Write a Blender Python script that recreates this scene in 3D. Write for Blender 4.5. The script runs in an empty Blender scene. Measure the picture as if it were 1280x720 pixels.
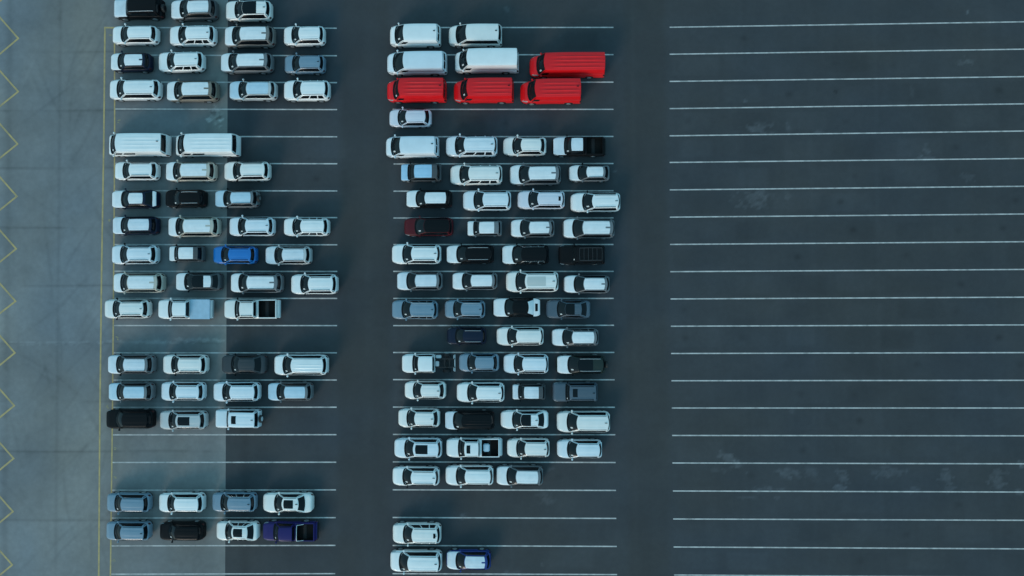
import bpy, bmesh, math, random, mathutils
import numpy as np

# ---------------------------------------------------------------- vehicle geometry (pure python / numpy)
def prof(pts, x):
    return float(np.interp(x, [p[0] for p in pts], [p[1] for p in pts]))

class Shape:
    """One kind of vehicle. Distances d run from the nose (0) to the tail (L); local x = d - L/2, the nose looks to -X."""
    def __init__(s, L, W, H, top, xc, xw, xr, xb, rf=1.0, nf=0.48, rr=0.75, nr=0.62, pw=2.5, wb=0.92, wr=0.70,
                 bow_b=0.34, bow_t=0.17, bow_r=0.14, crown=0.05, panes=((.05,.37),(.41,.69),(.73,.93)), pt=(.09,.90),
                 zb=0.26, wheel=0.35, axle=(.185,.795), ribs=0, bed=None, drop=0.04, kind='car', tum=0.0, hoodq=2.35):
        s.__dict__.update(locals()); del s.__dict__['s']
        s.xc, s.xw, s.xr, s.xb = xc*L, xw*L, xr*L, xb*L
        s.top = [(d*L, z) for d, z in top]
        s.ax = [a*L for a in axle]

    def half(s, d):
        h = s.W/2
        a = min(max(d/s.rf, 0), 1); b = min(max((s.L-d)/s.rr, 0), 1)
        f = s.nf + (1-s.nf)*(1-(1-a)**s.pw)**(1/s.pw)
        r = s.nr + (1-s.nr)*(1-(1-b)**2.2)**(1/2.2)
        g = 1 - 0.022*math.exp(-((d-s.L*.49)/(s.L*.16))**2)
        return h*min(f, r)*g

    def zbot(s, d):
        z = s.zb
        if d < .3: z = s.zb + .08*(1-d/.3)
        if s.L-d < .3: z = s.zb + .10*(1-(s.L-d)/.3)
        for a in s.ax:
            r = s.wheel*1.20
            if abs(d-a) < r: z = max(z, s.wheel + math.sqrt(r*r-(d-a)**2))
        return z

    def section(s, d):
        w = s.half(d); zt = prof(s.top, d); zb = min(s.zbot(d), zt-.12)
        cr = .035*min(1, d/.5, (s.L-d+.1)/.4)
        zm = max(.5*(zt+s.zb)+.05, zb+.03)
        pts = [(0, zt+cr), (.45*w, zt+.75*cr), (.80*w, zt+.1*cr), (.92*w, zt-.035), (.985*w, max(zt-.13, zm+.02)),
               (w, zm), (.99*w, max(min(zb+.14, zm-.02), zb+.005)), (.965*w, zb), (.6*w, zb), (0, zb)]
        if s.bed and s.bed[0] <= d <= s.bed[1]:
            zf = s.bed[2]
            pts[0] = (0, zf); pts[1] = (.84*w, zf); pts[2] = (.86*w, zt)
            pts[3] = (.95*w, zt)
        return pts

    def surf(s, d, q):
        """point on the lower body: q = signed section index from the top centre line out"""
        p = s.section(d); a = abs(q); i = min(int(a), len(p)-2); f = a-i
        y = p[i][0]*(1-f)+p[i+1][0]*f; z = p[i][1]*(1-f)+p[i+1][1]*f
        return np.array((d-s.L/2, math.copysign(y, q), z))

    def stations(s):
        ds = set([0, .02, .05, .09, .14, .2, .28, .38, .5, .62, .75])
        ds |= set(s.L-t for t in (0, .02, .05, .09, .14, .2, .28, .38, .5))
        for a in s.ax:
            r = s.wheel*1.20
            for k in range(-8, 9): ds.add(a + r*math.sin(k/8*math.pi/2)*(1.0 if abs(k) < 8 else 1.001))
        k = .6
        while k < s.L-.4: ds.add(k); k += .24
        if s.bed:
            for b in s.bed[:2]: ds |= {b, b-.012, b+.012}
        out = []
        for d in sorted(ds):
            if 0 <= d <= s.L and (not out or d-out[-1] > .008): out.append(d)
        out[-1] = s.L
        return out

    def lower(s):
        V, F = [], []
        n = None
        for d in s.stations():
            p = s.section(d)
            ring = [(d-s.L/2, y, z) for y, z in p] + [(d-s.L/2, -y, z) for y, z in reversed(p[1:-1])]
            n = len(ring); b = len(V); V += ring
            if b:
                for i in range(n):
                    j = (i+1) % n
                    F.append((b-n+i, b-n+j, b+j, b+i))
        m = len(V)
        F.append(tuple(range(n))); F.append(tuple(range(m-1, m-n-1, -1)))
        return V, F

    # ---- cabin
    def zroof(s, d):
        t = (d-s.xw)/(s.xr-s.xw)
        return s.H - s.crown - (.14 if s.kind == 'car' else .05)*max(0, 1-t)**3 - s.drop*max(t, 0)**3 + .0*t
    def wroof(s, d):
        t = (d-s.xw)/(s.xr-s.xw)
        return s.W/2*s.wr*(1 - .05*max(0, 1-3*t)**2 - .06*max(0, t-.4)**1.6)
    def roof(s, u, v):
        d = s.xw + s.bow_t*v*v + u*((s.xr - s.bow_r*v*v) - (s.xw + s.bow_t*v*v))
        z = s.zroof(d) + s.crown*(1-v*v) - .03*abs(v)**10
        if s.kind == 'car':                       # shallow swages pressed along the roof
            z -= .026*(math.exp(-((abs(v)-.50)/.055)**2))*max(0, min(1, u/.1, (1-u)/.12))
        if s.ribs:
            e = max(0, min(1, (u-.14)/.03, (.95-u)/.03))*(1 if abs(v) < .8 else 0)
            z += (.02 if s.W < 2.03 else .05)*e*max(0, math.sin(v*s.ribs*math.pi))
        return np.array((d-s.L/2, v*s.wroof(d), z))
    def base(s, seg, u):
        zc, zr = prof(s.top, s.xc)+.005, prof(s.top, s.xb)
        wf, wr_ = s.half(s.xc+s.bow_b)*s.wb, s.half(s.xb-s.bow_r)*s.wb
        if seg == 'front':
            v = 2*u-1; return np.array((s.xc+s.bow_b*v*v-s.L/2, v*wf, zc-.015*v*v))
        if seg == 'rear':
            v = 2*u-1; return np.array((s.xb-s.bow_r*v*v-s.L/2, v*wr_, zr-.01*v*v))
        d = s.xc+s.bow_b + u*(s.xb-s.bow_r-s.xc-s.bow_b)
        w = s.half(d)*s.wb
        return np.array((d-s.L/2, w, prof(s.top, d)-.01-.01*(u > 0)))
    def cab(s, seg, u, t, off=0.0):
        """point on the glasshouse; t = 0 at the belt, 1 at the roof edge"""
        sg = 1
        if seg in ('side+', 'side-'):
            sg = 1 if seg == 'side+' else -1
            a = s.base('side', u); b = s.roof(u, 1.0)
            n = np.array((0, .9, .35))
        elif seg == 'front':
            a = s.base(seg, u); b = s.roof(0, 2*u-1); n = np.array((-.6, 0, .8))
        else:
            a = s.base(seg, u); b = s.roof(1, 2*u-1); n = np.array((.8, 0, .5))
        p = a*(1-t)+b*t
        n = n/np.linalg.norm(n)
        p = p + n*(.05*math.sin(math.pi*t)*(1 if seg.startswith('side') else .8) + off)
        p[1] *= sg
        return p

    def patch(s, fn, u0, u1, t0, t1, nu, nt, skirt=None):
        V, F = [], []
        for i in range(nu+1):
            for j in range(nt+1):
                V.append(tuple(fn(u0+(u1-u0)*i/nu, t0+(t1-t0)*j/nt)))
        for i in range(nu):
            for j in range(nt):
                a = i*(nt+1)+j
                F.append((a, a+1, a+nt+2, a+nt+1))
        if skirt is not None:
            ring = [i*(nt+1) for i in range(nu+1)] + [nu*(nt+1)+j for j in range(1, nt+1)] + \
                   [i*(nt+1)+nt for i in range(nu-1, -1, -1)] + [j for j in range(nt-1, 0, -1)]
            b = len(V); sk = np.array(skirt)
            for r in ring: V.append(tuple(np.array(V[r])-sk))
            m = len(ring)
            for k in range(m):
                F.append((ring[k], ring[(k+1) % m], b+(k+1) % m, b+k))
        return V, F

    def cabin(s):
        V, F = [], []
        for seg, n in (('front', 10), ('rear', 10), ('side+', 16), ('side-', 16)):
            v, f = s.patch(lambda u, t: s.cab(seg, u, t), 0, 1, 0, 1, n, 5)
            b = len(V); V += v; F += [tuple(i+b for i in q) for q in f]
        return V, F
    def outer(s):
        return np.array(s.lower()[0] + s.cabin()[0] + [tuple(s.roof(u, v)) for u in (0, .25, .5, .75, 1) for v in (-1, -.5, 0, .5, 1)])

SUVTOP = [(0,.62),(.012,.76),(.04,.88),(.10,.97),(.25,1.06),(.96,1.12),(.985,1.06),(.996,.92),(1,.72)]
LOWTOP = [(0,.56),(.012,.66),(.04,.76),(.10,.85),(.26,.95),(.90,1.02),(.97,.97),(.992,.84),(1,.66)]
SHAPES = {
 'suv':    Shape(4.62,1.88,1.68,SUVTOP,.243,.422,.945,.982),
 'compact_suv': Shape(4.30,1.82,1.62,SUVTOP,.236,.420,.930,.980),
 'coupe_suv': Shape(4.65,1.88,1.60,SUVTOP,.24,.415,.86,.965,drop=.12),
 'people_carrier': Shape(4.98,1.95,1.76,[(0,.62),(.012,.76),(.04,.90),(.10,.99),(.20,1.07),(.97,1.12),(.988,1.06),(.996,.92),(1,.72)],.198,.366,.955,.985,wr=.71),
 'hatchback': Shape(4.02,1.76,1.52,LOWTOP,.232,.415,.87,.96,panes=((.05,.42),(.46,.78),(.82,.95))),
 'sedan':  Shape(4.75,1.86,1.46,LOWTOP[:5]+[(.85,1.03),(.96,1.02),(.985,.94),(1,.66)],.265,.42,.735,.872,drop=.05,bow_r=.14,wr=.66),
 'fastback': Shape(4.72,1.86,1.47,LOWTOP[:5]+[(.88,1.05),(.96,1.02),(.985,.94),(1,.66)],.258,.42,.775,.92,drop=.07,bow_r=.12,wr=.66),
 'off_roader': Shape(4.55,1.90,1.86,[(0,.72),(.012,.92),(.03,1.02),(.06,1.07),(.28,1.12),(.96,1.14),(.985,1.06),(1,.72)],.30,.365,.945,.972,
                     rf=.55,nf=.66,rr=.35,nr=.84,wb=.93,wr=.78,bow_b=.07,bow_t=.05,bow_r=.04,crown=.035,drop=.02,zb=.34,wheel=.39),
 'small_off_roader': Shape(3.55,1.62,1.66,[(0,.66),(.012,.84),(.03,.92),(.08,.97),(.22,1.02),(.96,1.04),(.985,.98),(1,.70)],.205,.35,.915,.965,
                     rf=.45,nf=.68,rr=.22,nr=.88,wb=.93,wr=.80,bow_b=.10,bow_t=.07,bow_r=.05,crown=.035,drop=.02,wheel=.32,panes=((.06,.46),(.50,.92))),
 'pickup': Shape(5.35,1.94,1.84,[(0,.70),(.012,.90),(.04,1.02),(.10,1.08),(.235,1.16),(.60,1.18),(.955,1.16),(.972,1.12),(.974,.70),(1,.66)],.235,.345,.592,.612,
                     rf=.95,nf=.52,rr=.2,nr=.90,wb=.92,wr=.76,bow_b=.16,bow_t=.08,bow_r=.03,drop=.01,zb=.36,wheel=.39,axle=(.18,.775),
                     bed=(5.35*.648,5.35*.945,.80),panes=((.06,.48),(.53,.92)),kind='pickup'),
 'chassis_cab': Shape(3.35,1.92,1.82,[(0,.70),(.02,.90),(.06,1.02),(.16,1.08),(.37,1.16),(.97,1.17),(.985,1.1),(1,.8)],.36,.53,.95,.985,
                     rf=.95,nf=.52,rr=.12,nr=.94,wb=.92,wr=.78,bow_b=.16,bow_t=.08,bow_r=.02,drop=.01,zb=.36,wheel=.37,axle=(.29,.287),
                     panes=((.06,.48),(.54,.94)),kind='chassis'),
 'van':    Shape(5.45,2.00,1.98,[(0,.66),(.012,.82),(.035,.98),(.08,1.10),(.14,1.20),(.98,1.22),(.99,1.1),(1,.74)],.125,.30,.945,.985,
                     rf=1.1,nf=.48,rr=.3,nr=.85,wb=.94,wr=.82,bow_b=.30,bow_t=.12,bow_r=.06,drop=.02,panes=((.03,.17),),pt=(.10,.66),kind='van'),
 'minivan': Shape(5.30,1.98,1.96,[(0,.66),(.012,.82),(.035,.98),(.08,1.08),(.15,1.16),(.98,1.18),(.99,1.1),(1,.74)],.155,.34,.94,.985,
                     rf=1.1,nf=.48,rr=.3,nr=.85,wb=.94,wr=.80,bow_b=.30,bow_t=.12,bow_r=.06,drop=.02,panes=((.05,.30),(.33,.62),(.65,.94)),pt=(.10,.78),kind='van'),
 'high_van': Shape(5.70,2.04,2.42,[(0,.68),(.012,.86),(.035,1.02),(.08,1.16),(.13,1.24),(.98,1.26),(.99,1.1),(1,.74)],.13,.235,.975,.988,
                     rf=1.15,nf=.46,rr=.2,nr=.9,wb=.955,wr=.86,bow_b=.30,bow_t=.16,bow_r=.05,drop=.0,panes=((.01,.13),),pt=(.06,.50),kind='van',ribs=5),
 'long_van': Shape(7.45,2.06,2.42,[(0,.68),(.010,.86),(.028,1.02),(.062,1.16),(.10,1.24),(.98,1.26),(.99,1.1),(1,.74)],.10,.185,.98,.99,
                     rf=1.15,nf=.46,rr=.2,nr=.9,wb=.955,wr=.86,bow_b=.30,bow_t=.16,bow_r=.05,drop=.0,panes=((.01,.10),),pt=(.06,.50),kind='van',ribs=5),
 'tall_van': Shape(6.35,2.04,2.50,[(0,.68),(.010,.90),(.03,1.06),(.06,1.18),(.10,1.28),(.98,1.26),(.99,1.1),(1,.74)],.085,.205,.975,.988,
                     rf=.85,nf=.58,rr=.2,nr=.9,wb=.955,wr=.86,bow_b=.30,bow_t=.16,bow_r=.05,drop=.0,panes=((.01,.12),),pt=(.06,.50),kind='van'),
 'minibus': Shape(5.95,2.02,2.20,[(0,.68),(.010,.90),(.03,1.06),(.07,1.16),(.975,1.18),(.988,1.14),(.994,.80),(1,.70)],.070,.225,.972,.984,
                     rf=.75,nf=.60,rr=.15,nr=.92,wb=.955,wr=.85,bow_b=.26,bow_t=.14,bow_r=.04,drop=.0,panes=((.02,.15),(.19,.42)),pt=(.10,.62),kind='van',ribs=5),
}

# vehicles: kind, paint, fittings, label, x, y, length scale, width scale (metres)
CARS = [
 ('off_roader', 'black', 'bonnetfilm spare railsilver', 'black upright SUV with pale bonnet, first car along the top edge, left block', -38.813, 30.007, 1.109, 0.99),
 ('suv', 'darkgrey', 'film rails', 'dark grey SUV with pale bonnet and roof, between black SUV and black-roofed white car', -33.196, 29.869, 1.032, 1.053),
 ('suv', 'white', 'pano', 'white SUV with black roof panel, last car along the top edge of the left block', -27.635, 29.737, 1.02, 1.052),
 ('suv', 'white', '', 'white SUV below the black top-edge SUV, nose at the yellow corner', -39.17, 27.339, 1.017, 0.977),
 ('suv', 'white', 'chrome', 'white SUV with chrome window frames, second in the left block row below the top edge', -33.312, 27.235, 1.027, 1.051),
 ('people_carrier', 'taupe', 'film notch', 'taupe people carrier with pale bonnet and roof, third in its row below the top edge', -27.529, 27.098, 1.032, 1.047),
 ('compact_suv', 'white', 'noantenna', 'small white SUV ending the left block row just below the top edge', -21.975, 27.132, 0.976, 1.055),
 ('compact_suv', 'navy', 'film notch', 'navy compact SUV with pale bonnet and pale notched roof at the yellow line', -39.562, 24.573, 0.979, 0.995),
 ('suv', 'white', 'chrome', 'white SUV directly behind the navy compact SUV with notched pale roof', -34.444, 24.574, 1.016, 1.05),
 ('people_carrier', 'grey', 'film notch', 'grey people carrier with pale roof, between white SUV and steel-blue crossover', -27.808, 24.429, 1.075, 0.996),
 ('compact_suv', 'steel', '', 'steel-blue crossover ending the third row of the left block', -21.912, 24.238, 0.96, 0.997),
 ('people_carrier', 'white', 'wide', 'white people carrier at the yellow line, row above the empty bay strip', -39.121, 21.781, 1.061, 1.04),
 ('people_carrier', 'bronze', 'film notch', 'bronze-sided people carrier with pale roof, second in row above the empty bays', -33.306, 21.577, 1.06, 1.04),
 ('suv', 'silver', 'filmblue', 'silver SUV with pale blue bonnet and roof, third in row above empty bays', -27.152, 21.606, 1.044, 1.005),
 ('suv', 'white', 'chrome', 'white SUV last in its row, below the steel-blue crossover', -21.695, 21.587, 1.015, 1.07),
 ('minibus', 'white', 'plainrear', 'white ribbed-roof minibus overhanging the yellow line, front one of the pair', -38.622, 16.125, 1.027, 1.07),
 ('minibus', 'white', 'plainrear', 'white ribbed-roof minibus with no car behind it, rear one of the pair', -31.682, 16.056, 1.082, 1.07),
 ('suv', 'white', 'railblack warm', 'white SUV at the yellow line directly below the front white minibus', -38.884, 13.537, 0.971, 0.981),
 ('people_carrier', 'beige', 'film', 'beige people carrier with pale roof below the gap between the minibuses', -33.38, 13.446, 1.034, 1.007),
 ('suv', 'white', 'railblack', 'white SUV with black roof rails, last in the row below the minibuses', -27.689, 13.453, 1.012, 1.022),
 ('fastback', 'navy', 'film deckfilm', 'navy sedan with pale bonnet, roof and boot edge, in front of the black SUV', -39.039, 10.688, 1.028, 0.988),
 ('compact_suv', 'black', 'railsilver noantenna', 'black compact SUV with silver roof rails between navy sedan and pale spare-wheel SUV', -33.878, 10.719, 0.966, 0.981),
 ('suv', 'grey', 'filmblue spare railblack', 'grey SUV with pale blue roof and a rear spare wheel, behind the black SUV', -28.704, 10.675, 0.966, 0.94),
 ('suv', 'navy', 'film', 'navy SUV with pale bonnet and roof, directly below the navy sedan', -38.94, 8.023, 1.019, 0.974),
 ('people_carrier', 'beige', 'film notch', 'beige people carrier with grey tail in the row under the black compact SUV', -33.026, 7.869, 1.057, 1.029),
 ('suv', 'white', 'railblack', 'white SUV with black roof rails directly above the bright blue SUV', -27.164, 7.886, 0.993, 1.024),
 ('compact_suv', 'white', 'chrome', 'white SUV last in the row directly above the bright blue SUV row', -21.661, 7.824, 1.071, 1.012),
 ('suv', 'white', 'railblack', 'white SUV in front of the tiny dark boxy car, same row as bright blue SUV', -38.969, 5.11, 1.026, 1.038),
 ('small_off_roader', 'darkgrey', 'film', 'tiny dark boxy car with pale roof in front of the bright blue SUV', -33.692, 5.175, 0.999, 0.956),
 ('compact_suv', 'blue', 'railblack noantenna', 'bright blue SUV across the edge between concrete and asphalt', -28.851, 5.036, 1.03, 0.981),
 ('suv', 'silver', 'film railblack', 'silver SUV with pale bonnet and roof, directly behind the bright blue SUV', -23.474, 4.986, 1.009, 0.983),
 ('people_carrier', 'beige', 'film notch', 'beige people carrier at the yellow line, in front of the dark coupe SUV', -38.555, 2.271, 1.042, 1.026),
 ('coupe_suv', 'darkgrey', 'film pano', 'dark coupe SUV with pale bonnet and black front roof panel', -32.489, 2.363, 1.007, 0.99),
 ('people_carrier', 'grey', 'film rails', 'grey people carrier with pale roof between dark coupe SUV and white SUV', -26.643, 2.239, 1.067, 1.023),
 ('suv', 'white', 'railblack', 'white SUV sticking out past the line ends, last in the row above the pickups', -20.846, 2.091, 1.021, 1.07),
 ('suv', 'white', 'railblack warm', 'white SUV overhanging the yellow line, in front of the blue-covered pickup', -39.681, -0.334, 1.006, 1.021),
 ('pickup', 'white', 'cover', 'white pickup with flat light blue cover over its bed', -33.79, -0.379, 1.022, 1.018),
 ('pickup', 'white', 'railblack', 'white pickup with open black bed, behind the blue-covered pickup', -27.088, -0.385, 1.041, 1.008),
 ('suv', 'grey', 'film warm railblack', 'grey SUV with pale bonnet and roof, first in the row with a white van', -39.235, -5.883, 1.031, 1.031),
 ('suv', 'white', 'railblack', 'white SUV in front of the dark grey sedan', -33.771, -5.888, 0.982, 1.03),
 ('fastback', 'charcoal', 'tint', 'dark grey sedan across the concrete edge in front of the white ridged van', -27.874, -5.895, 0.965, 1.041),
 ('people_carrier', 'white', 'ribs wide', 'white long van with ridged roof behind the dark grey sedan', -22.137, -5.959, 1.089, 1.051),
 ('suv', 'grey', 'filmblue notch', 'grey SUV with pale blue bonnet and notched roof above the black SUV', -39.205, -8.6, 0.995, 0.973),
 ('suv', 'white', 'railblack', 'white SUV directly above the silver SUV with black sunroof', -33.964, -8.573, 0.964, 1.003),
 ('suv', 'white', '', 'white SUV directly above the boxy white off-roader with roof hatch', -28.583, -8.615, 1.021, 1.027),
 ('suv', 'grey', 'filmblue notch', 'grey SUV with pale blue notched roof, last in the row below the ridged van', -23.21, -8.605, 0.981, 0.97),
 ('suv', 'black', 'noantenna', 'all black SUV at the yellow line above the empty bays', -39.277, -11.331, 1.055, 1.023),
 ('suv', 'silver', 'sunroof', 'silver SUV with black sunroof directly behind the all black SUV', -33.931, -11.429, 1.03, 1.0),
 ('off_roader', 'white', 'hatch spare', 'white boxy off-roader with dark roof hatch near the windscreen', -28.392, -11.279, 0.991, 0.968),
 ('suv', 'steel', '', 'steel-blue SUV at the yellow line, upper of the matching pair', -39.333, -19.622, 0.959, 0.991),
 ('suv', 'white', '', 'white SUV between two steel-blue SUVs, directly above the black SUV', -34.008, -19.594, 0.995, 1.016),
 ('suv', 'steel', 'chrome', 'steel-blue SUV with light window frames in front of the white sunroof sedan', -28.743, -19.54, 0.964, 1.01),
 ('sedan', 'white', 'sunroof', 'white sedan with black sunroof directly above the dark purple-blue pickup', -23.382, -19.599, 1.065, 1.054),
 ('suv', 'steel', '', 'steel-blue SUV at the yellow line, lower of the matching pair', -39.334, -22.403, 0.972, 0.981),
 ('suv', 'black', 'noantenna', 'black SUV between the lower steel-blue SUV and the white sunroof car', -33.942, -22.426, 0.976, 0.94),
 ('fastback', 'white', 'sunroof chrome', 'white car with black square sunroof in front of the purple-blue pickup', -28.408, -22.396, 0.912, 1.014),
 ('pickup', 'indigo', 'sportbar', 'dark purple-blue pickup with silver bar behind the cab and black bed', -23.129, -22.381, 1.016, 0.96),
 ('van', 'white', '', 'white panel van without rear side windows, first in the top middle row', -10.747, 27.001, 0.942, 1.017),
 ('minivan', 'white', '', 'white passenger van with one long dark side window', -4.695, 26.983, 1.012, 1.017),
 ('van', 'white', 'long', 'white panel van directly above the frontmost red van', -10.57, 24.212, 1.109, 1.07),
 ('tall_van', 'white', '', 'tall white van with plain side in front of the long red van', -3.539, 24.284, 1.01, 0.978),
 ('long_van', 'red', '', 'longest red van, behind the tall white van', 4.509, 23.816, 1.009, 1.008),
 ('high_van', 'red', '', 'red van first in the row of three red vans', -10.593, 21.399, 1.049, 1.027),
 ('high_van', 'red', '', 'red van in the middle of the row of three', -3.85, 21.331, 1.054, 1.046),
 ('high_van', 'red', '', 'red van last in the row of three, below the longest red van', 2.853, 21.204, 1.065, 1.045),
 ('hatchback', 'lavender', '', 'pale lavender hatchback alone in its row below the red vans', -11.241, 18.738, 1.061, 1.029),
 ('van', 'white', '', 'white panel van directly below the lavender hatchback', -11.025, 15.771, 0.98, 1.028),
 ('people_carrier', 'white', 'chrome', 'white people carrier between panel van and small white car', -5.079, 15.843, 1.038, 1.064),
 ('hatchback', 'white', '', 'small white hatchback in front of the black-bed pickup with pale bonnet', 0.241, 15.826, 1.076, 1.07),
 ('pickup', 'black', 'film', 'black pickup with pale bonnet and pale roof, black bed', 5.606, 15.744, 0.983, 0.98),
 ('small_off_roader', 'darkgrey', 'filmblue', 'dark boxy SUV with light blue bonnet and roof below the white panel van', -10.149, 13.221, 1.156, 1.07),
 ('people_carrier', 'white', 'chrome', 'white people carrier behind the dark boxy SUV with light blue roof', -4.619, 12.969, 1.046, 1.023),
 ('people_carrier', 'grey', 'film', 'grey-tailed people carrier with pale roof below the small white hatchback', 1.264, 12.95, 1.03, 1.034),
 ('hatchback', 'grey', 'film railblack', 'small grey car with pale roof below the black pickup with pale bonnet', 6.658, 13.096, 1.016, 0.943),
 ('suv', 'black', 'film', 'black-sided SUV with pale bonnet and roof directly above the maroon SUV', -9.365, 10.565, 1.003, 0.943),
 ('suv', 'white', '', 'white SUV behind the black-sided SUV, two rows above a black SUV with silver rails', -3.546, 10.385, 1.043, 1.064),
 ('suv', 'lavender', 'slat redtail', 'lavender-white car with red tail lamps and dark slot in its tail', 1.856, 10.433, 1.015, 0.984),
 ('suv', 'white', 'long railblack', 'long white SUV sticking out past the line ends of the middle block', 7.265, 10.167, 1.065, 1.027),
 ('suv', 'maroon', 'blackroof noantenna', 'maroon SUV with black roof', -9.383, 7.783, 1.063, 0.985),
 ('small_off_roader', 'grey', 'film', 'tiny grey boxy car with pale roof directly behind the maroon SUV', -3.801, 7.596, 0.977, 0.94),
 ('compact_suv', 'grey', 'film notch', 'grey compact SUV with pale notched roof behind the tiny grey boxy car', 0.977, 7.589, 1.02, 1.008),
 ('people_carrier', 'grey', 'film notch', 'grey people carrier with pale notched roof directly above the all-black off-roader', 6.562, 7.551, 1.032, 1.021),
 ('suv', 'white', 'railblack', 'white SUV with dark roof rails directly below the maroon SUV', -10.607, 5.062, 1.07, 1.066),
 ('suv', 'black', 'film2 railsilver', 'black SUV with pale bonnet and silver rails, behind the white SUV below the maroon one', -5.269, 5.024, 1.037, 1.0),
 ('suv', 'black', 'film2 chrome', 'black SUV with pale bonnet and chrome window trim, before the all-black off-roader', 0.243, 4.965, 1.022, 1.042),
 ('off_roader', 'black', 'noantenna rack', 'all-black off-roader last in its middle block row', 5.874, 4.921, 1.009, 1.008),
 ('suv', 'grey', 'film', 'grey SUV with pale bonnet and roof, first in the row with the large white SUV', -10.291, 2.373, 0.996, 0.994),
 ('suv', 'grey', 'film', 'grey SUV with pale bonnet and roof, in front of the large white SUV', -4.79, 2.358, 0.984, 0.95),
 ('people_carrier', 'white', 'panelgrey wide', 'large white SUV with pale grey square roof panel', 0.94, 2.282, 1.047, 1.07),
 ('compact_suv', 'grey', 'film', 'grey SUV with pale roof, last in the row, behind the large white SUV', 6.338, 2.013, 1.064, 0.993),
 ('suv', 'steel', 'railsilver chrome', 'larger steel-blue SUV with silver roof rails, first in its row', -10.762, -0.477, 0.998, 1.014),
 ('compact_suv', 'steel', 'railsilver', 'smaller steel-blue car between larger steel-blue SUV and black-roofed sedan', -5.761, -0.448, 0.941, 1.004),
 ('sedan', 'black', 'film2 slat', 'black-roofed sedan with pale bonnet and pale boot with dark slot', -0.616, -0.288, 1.007, 1.036),
 ('fastback', 'slate', 'pano', 'dark slate sedan with black roof panel, last in the steel-blue row', 4.52, -0.47, 0.932, 0.979),
 ('compact_suv', 'navy', 'railsilver', 'small all navy SUV, first in its row after an empty bay', -5.595, -3.104, 0.906, 0.95),
 ('suv', 'white', '', 'white SUV directly behind the small navy SUV', -0.276, -3.132, 1.011, 0.98),
 ('suv', 'grey', 'film chrome', 'grey-sided SUV with pale roof, last in the row with the small navy SUV', 5.16, -3.248, 1.008, 0.94),
 ('chassis_cab', 'white', '', 'white cab-only truck with bare black chassis behind the cab', -10.385, -5.806, 0.991, 0.981),
 ('hatchback', 'steel', '', 'steel-blue hatchback directly behind the bare chassis truck', -4.37, -5.738, 0.994, 1.028),
 ('suv', 'white', '', 'white SUV between steel-blue hatchback and dark green off-roader', 0.301, -5.852, 0.963, 1.035),
 ('suv', 'darkgreen', 'bonnetfilm pano railsilver spare', 'dark green SUV with pale bonnet and a spare wheel on its tail', 5.719, -5.937, 1.047, 1.007),
 ('hatchback', 'white', '', 'small white car directly below the bare chassis truck', -9.718, -8.476, 1.028, 1.018),
 ('suv', 'white', '', 'white SUV in front of the tiny dark boxy car and grey box-shaped off-roader', -4.21, -8.682, 1.029, 1.042),
 ('small_off_roader', 'darkgrey', 'film', 'tiny dark boxy car with pale roof in front of grey box-shaped off-roader', 0.573, -8.636, 0.938, 0.947),
 ('off_roader', 'slate', 'hatch railblack', 'slate grey box-shaped off-roader with dark roof hatch', 5.148, -8.641, 0.976, 0.987),
 ('hatchback', 'white', '', 'small white car in front of the black ribbed-roof SUV', -10.336, -11.224, 1.037, 1.065),
 ('people_carrier', 'black', 'film2 ribs', 'black SUV with pale bonnet and ribbed black roof', -5.341, -11.432, 0.997, 0.969),
 ('fastback', 'white', 'pano', 'white car with black front roof and dark rear window behind the ribbed-roof black SUV', 0.143, -11.365, 1.005, 0.988),
 ('people_carrier', 'white', 'wide', 'large plain white people carrier, last in the row with the ribbed-roof black SUV', 5.966, -11.573, 1.053, 1.07),
 ('suv', 'white', 'sunroof', 'white SUV with black sunroof directly in front of the white sunroof pickup', -10.427, -14.182, 1.028, 1.055),
 ('pickup', 'white', 'sunroof', 'white pickup with a roof hatch and open black bed', -4.88, -14.123, 1.022, 0.982),
 ('compact_suv', 'white', '', 'small white SUV directly behind the white pickup with roof hatch', 0.509, -14.154, 0.98, 1.021),
 ('compact_suv', 'white', '', 'white SUV last in the row of the white pickup with roof hatch', 5.567, -14.247, 1.032, 1.014),
 ('suv', 'white', 'railblack', 'white SUV below the white sunroof SUV, first in a row of three', -10.632, -16.949, 1.013, 0.993),
 ('suv', 'white', '', 'white SUV below the roof-hatch pickup, middle of a row of three', -5.326, -16.869, 1.029, 1.044),
 ('suv', 'grey', 'film', 'grey-sided SUV with pale roof, last in the lowest row of three', -0.371, -16.874, 1.008, 1.029),
 ('suv', 'white', 'slat chrome', 'white car with dark slot near its tail, alone in its row', -10.538, -22.569, 1.042, 1.07),
 ('people_carrier', 'white', '', 'white people carrier in front of the dark blue SUV at the bottom edge', -10.615, -25.267, 1.03, 1.067),
 ('compact_suv', 'royal', 'film notch', 'dark blue compact SUV with pale bonnet and roof near the bottom edge', -5.42, -25.147, 1.025, 1.027),
]

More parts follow.
